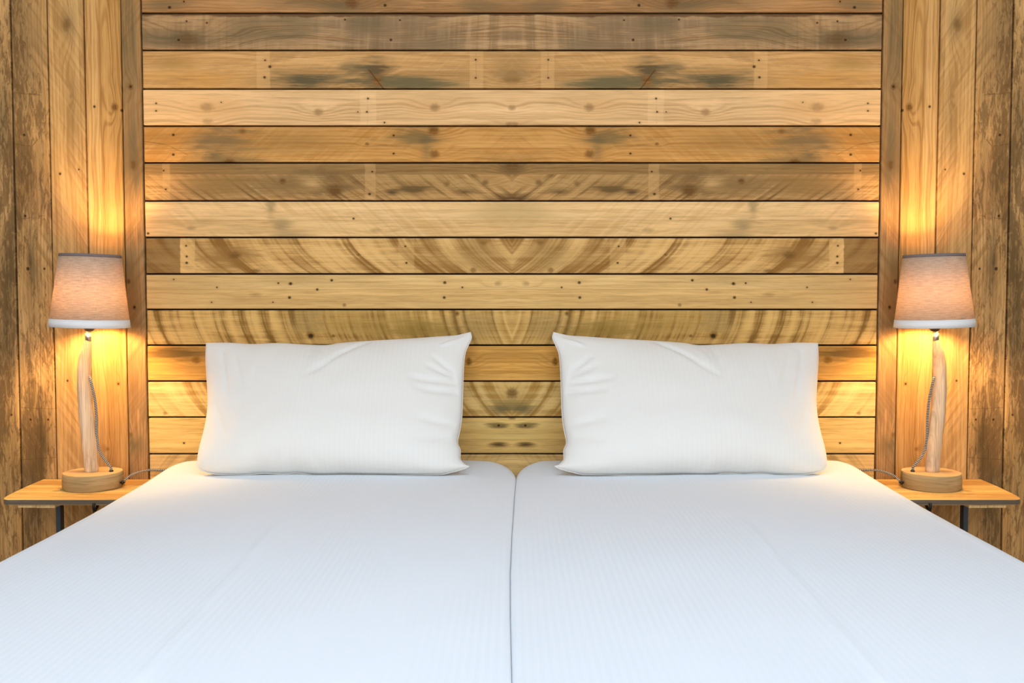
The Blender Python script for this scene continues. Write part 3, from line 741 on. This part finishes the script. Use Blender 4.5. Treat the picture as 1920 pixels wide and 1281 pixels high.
def lamp(side, label):
    LY = -0.112; cx = abs(on_y(174.5, 905, LY).x); z0 = SH_Z
    root = empty('table_lamp', (side * cx, LY, z0)); tag(root, label, 'lamp', 'pair of driftwood bedside lamps')
    m_post = wood('driftwood', (224, 194, 158), 'f', ref=root, seed=60, ring=0.25, freq=90, fiber=0.4, weather=0.6, wcol=(162, 146, 124))
    m_disc = wood('lamp_base_rim', (172, 148, 106), 'r', ref=root, seed=61, ring=0.3, freq=80, weather=0.6, wcol=(122, 106, 66))
    m_dtop = wood('lamp_base_top', (232, 190, 132), 'x', ref=root, seed=62, ring=0.25, freq=60, weather=0.05)
    def L(px, py, dy=0.0):                             # left-lamp photo point -> this lamp's frame
        q = on_y(px, py, LY + dy); return Vector((side * (-(q.x) - cx), dy, q.z - z0))
    # turned base
    rb, hb = 0.0688, 0.0385
    pr = [(rb * 0.97, 0.0), (rb, 0.004), (rb * 1.005, hb * 0.5), (rb * 0.995, hb - 0.004), (rb * 0.975, hb)]
    V, F = lathe(pr, 56); b = mesh_obj('base', V, F, m_disc, root); b.data.materials.append(m_dtop)
    for p in b.data.polygons:
        p.use_smooth = abs(p.normal.z) < 0.9
        if p.normal.z > 0.9: p.material_index = 1
    # branch
    prof = [(172.2, 884, 12.3), (170.5, 862, 13.0), (167.5, 830, 13.3), (163, 790, 13.2), (159.3, 750, 12.8), (157.8, 712, 12.3), (158.6, 685, 11.8), (160.5, 665, 10.8), (163, 650, 8.5), (164.8, 641, 6.5), (165.4, 637, 5.0)]
    pts = [L(a, b_) for a, b_, r in prof]; pts[0].z = hb - 0.001
    rads = [r * M * 0.955 for a, b_, r in prof]
    sp = spline(pts, 5); rr = []
    for i in range(len(sp)):
        f = i / 5; k = min(int(f), len(rads) - 2); rr.append((rads[k] + (rads[k + 1] - rads[k]) * (f - k)) * (1 + 0.03 * math.sin(i * 0.9)))
    tv, tf, _ = tube(sp, rr, 18); post = mesh_obj('branch_post', tv, tf, m_post, root, smooth=True)
    # fittings between branch and shade
    top = pts[-1]
    def at(name, prof_, p, mat, parent, seg=20, sm=True):
        V, F = lathe(prof_, seg); o = mesh_obj(name, [Vector(v) + p for v in V], F, mat, parent, smooth=sm); return o
    zc = L(167.5, 613.5)
    neck = Vector((top.x, 0, top.z)); hN = zc.z - top.z
    at('chrome_nipple', [(0.0072, -0.004), (0.0072, 0.0145), (0.0045, 0.0165), (0.0045, hN + 0.002)], neck, m_chrome, root, 16)
    at('grub_screw', [(0.0001, 0.0), (0.0018, 0.0), (0.0018, 0.003), (0.0001, 0.003)], neck + Vector((side * -0.0075, -0.004, 0.006)), m_chrome, root, 8)
    at('socket_cup', [(0.0035, -0.006), (0.009, -0.004), (0.0135, 0.0015), (0.0145, 0.008), (0.0145, 0.036), (0.012, 0.042)], Vector((zc.x, 0, zc.z - 0.005)), m_bronze, root, 24)
    # bulb
    bp = []
    for k in range(13):
        a = math.pi * k / 12; bp.append((max(0.0002, 0.0225 * math.sin(a)), 0.074 - 0.0225 * math.cos(a)))
    bp = [(0.011, 0.034), (0.012, 0.044)] + [q for q in bp if q[1] > 0.058]
    at('bulb', bp, Vector((zc.x, 0, zc.z)), m_bulb, root, 20)
    # shade
    zb, zt = L(168, 612.8).z, L(170, 477.5).z; H_ = zt - zb
    R0, R1, th = 0.0915, 0.0692, 0.0012
    sroot = lathe([(R0, 0), (R1, H_), (R1 - th, H_), (R0 - th, 0)], 64, True)
    sh = mesh_obj('lamp_shade', sroot[0], sroot[1], m_shade, root, smooth=False)
    for p in sh.data.polygons: p.use_smooth = abs(p.normal.z) < 0.6
    sh.location = (L(168.3, 612.8).x, 0, zb); sh.rotation_euler = (0, side * -R(1.6), 0)
    def rad(h): return R0 + (R1 - R0) * h / H_
    def band(name, h0, h1, ex, mat):
        V, F = lathe([(rad(h0) + ex, h0), (rad(h1) + ex, h1), (rad(h1) - th - ex, h1), (rad(h0) - th - ex, h0)], 64, True)
        o = mesh_obj(name, V, F, mat, sh)
        for p in o.data.polygons: p.use_smooth = abs(p.normal.z) < 0.6
    band('white_hem', -0.0006, 0.0185, 0.0006, m_hem); band('grey_trim', H_ - 0.0062, H_ + 0.0006, 0.0006, m_trim)
    for k in range(3):
        a = k * 2.094 + 0.5; zz = 0.030
        tv, tf, _ = tube([Vector((0.013 * math.cos(a), 0.013 * math.sin(a), zz)), Vector((0.05 * math.cos(a), 0.05 * math.sin(a), zz + 0.004)), Vector(((rad(zz) - 0.002) * math.cos(a), (rad(zz) - 0.002) * math.sin(a), zz))], 0.0012, 6)
        mesh_obj('spider_arm', tv, tf, m_chrome, sh, smooth=True)
    # braided flex: out of the branch, into the base, then away behind the bed
    c1 = spline([L(168.5, 706, -0.004), L(169.6, 712, -0.014), L(174, 730, -0.012), L(178.5, 755, -0.006), L(181, 785, 0.0), L(181.5, 815, 0.004), L(184.5, 838, 0.004), L(192, 856, 0.002), L(203, 870, 0.0), L(208.6, 877.5, 0.0)], 8)
    c1[-1].z = min(c1[-1].z, hb + 0.001)
    tv, tf, tu = tube(c1, 0.0031, 10); mesh_obj('upper_cord', tv, tf, m_cord, root, smooth=True, uvs=tu)
    e = c1[-1]
    at('grommet', [(0.0052, 0.0), (0.0052, 0.0025), (0.0036, 0.0042)], Vector((e.x, e.y, hb - 0.0002)), m_black, root, 14)
    c2 = spline([L(228, 906, -0.01), L(232, 903, -0.008), L(243, 893, 0.01), L(258, 886.5, 0.035), L(278, 882, 0.062), L(305, 882, 0.085), L(326, 884, 0.096), L(342, 888, 0.099)], 8)
    tv, tf, tu = tube(c2, 0.0027, 10); mesh_obj('mains_cord', tv, tf, m_cord, root, smooth=True, uvs=tu)
    e = c2[-1]; mesh_obj('plug', *cham_box(e.x - 0.012, e.x + 0.012, e.y - 0.006, -LY - 0.002, e.z - 0.007, e.z + 0.012, 0.002), m_black, root)
    tv, tf, _ = tube([L(227, 907, -0.01), L(233, 902.3, -0.0075)], 0.0044, 10); mesh_obj('cord_inlet', tv, tf, m_black, root, smooth=True)
    return root
lamp(-1, 'lit lamp with driftwood stem and beige shade, left of the bed')
lamp(1, 'lit lamp with driftwood stem and beige shade, right of the bed')
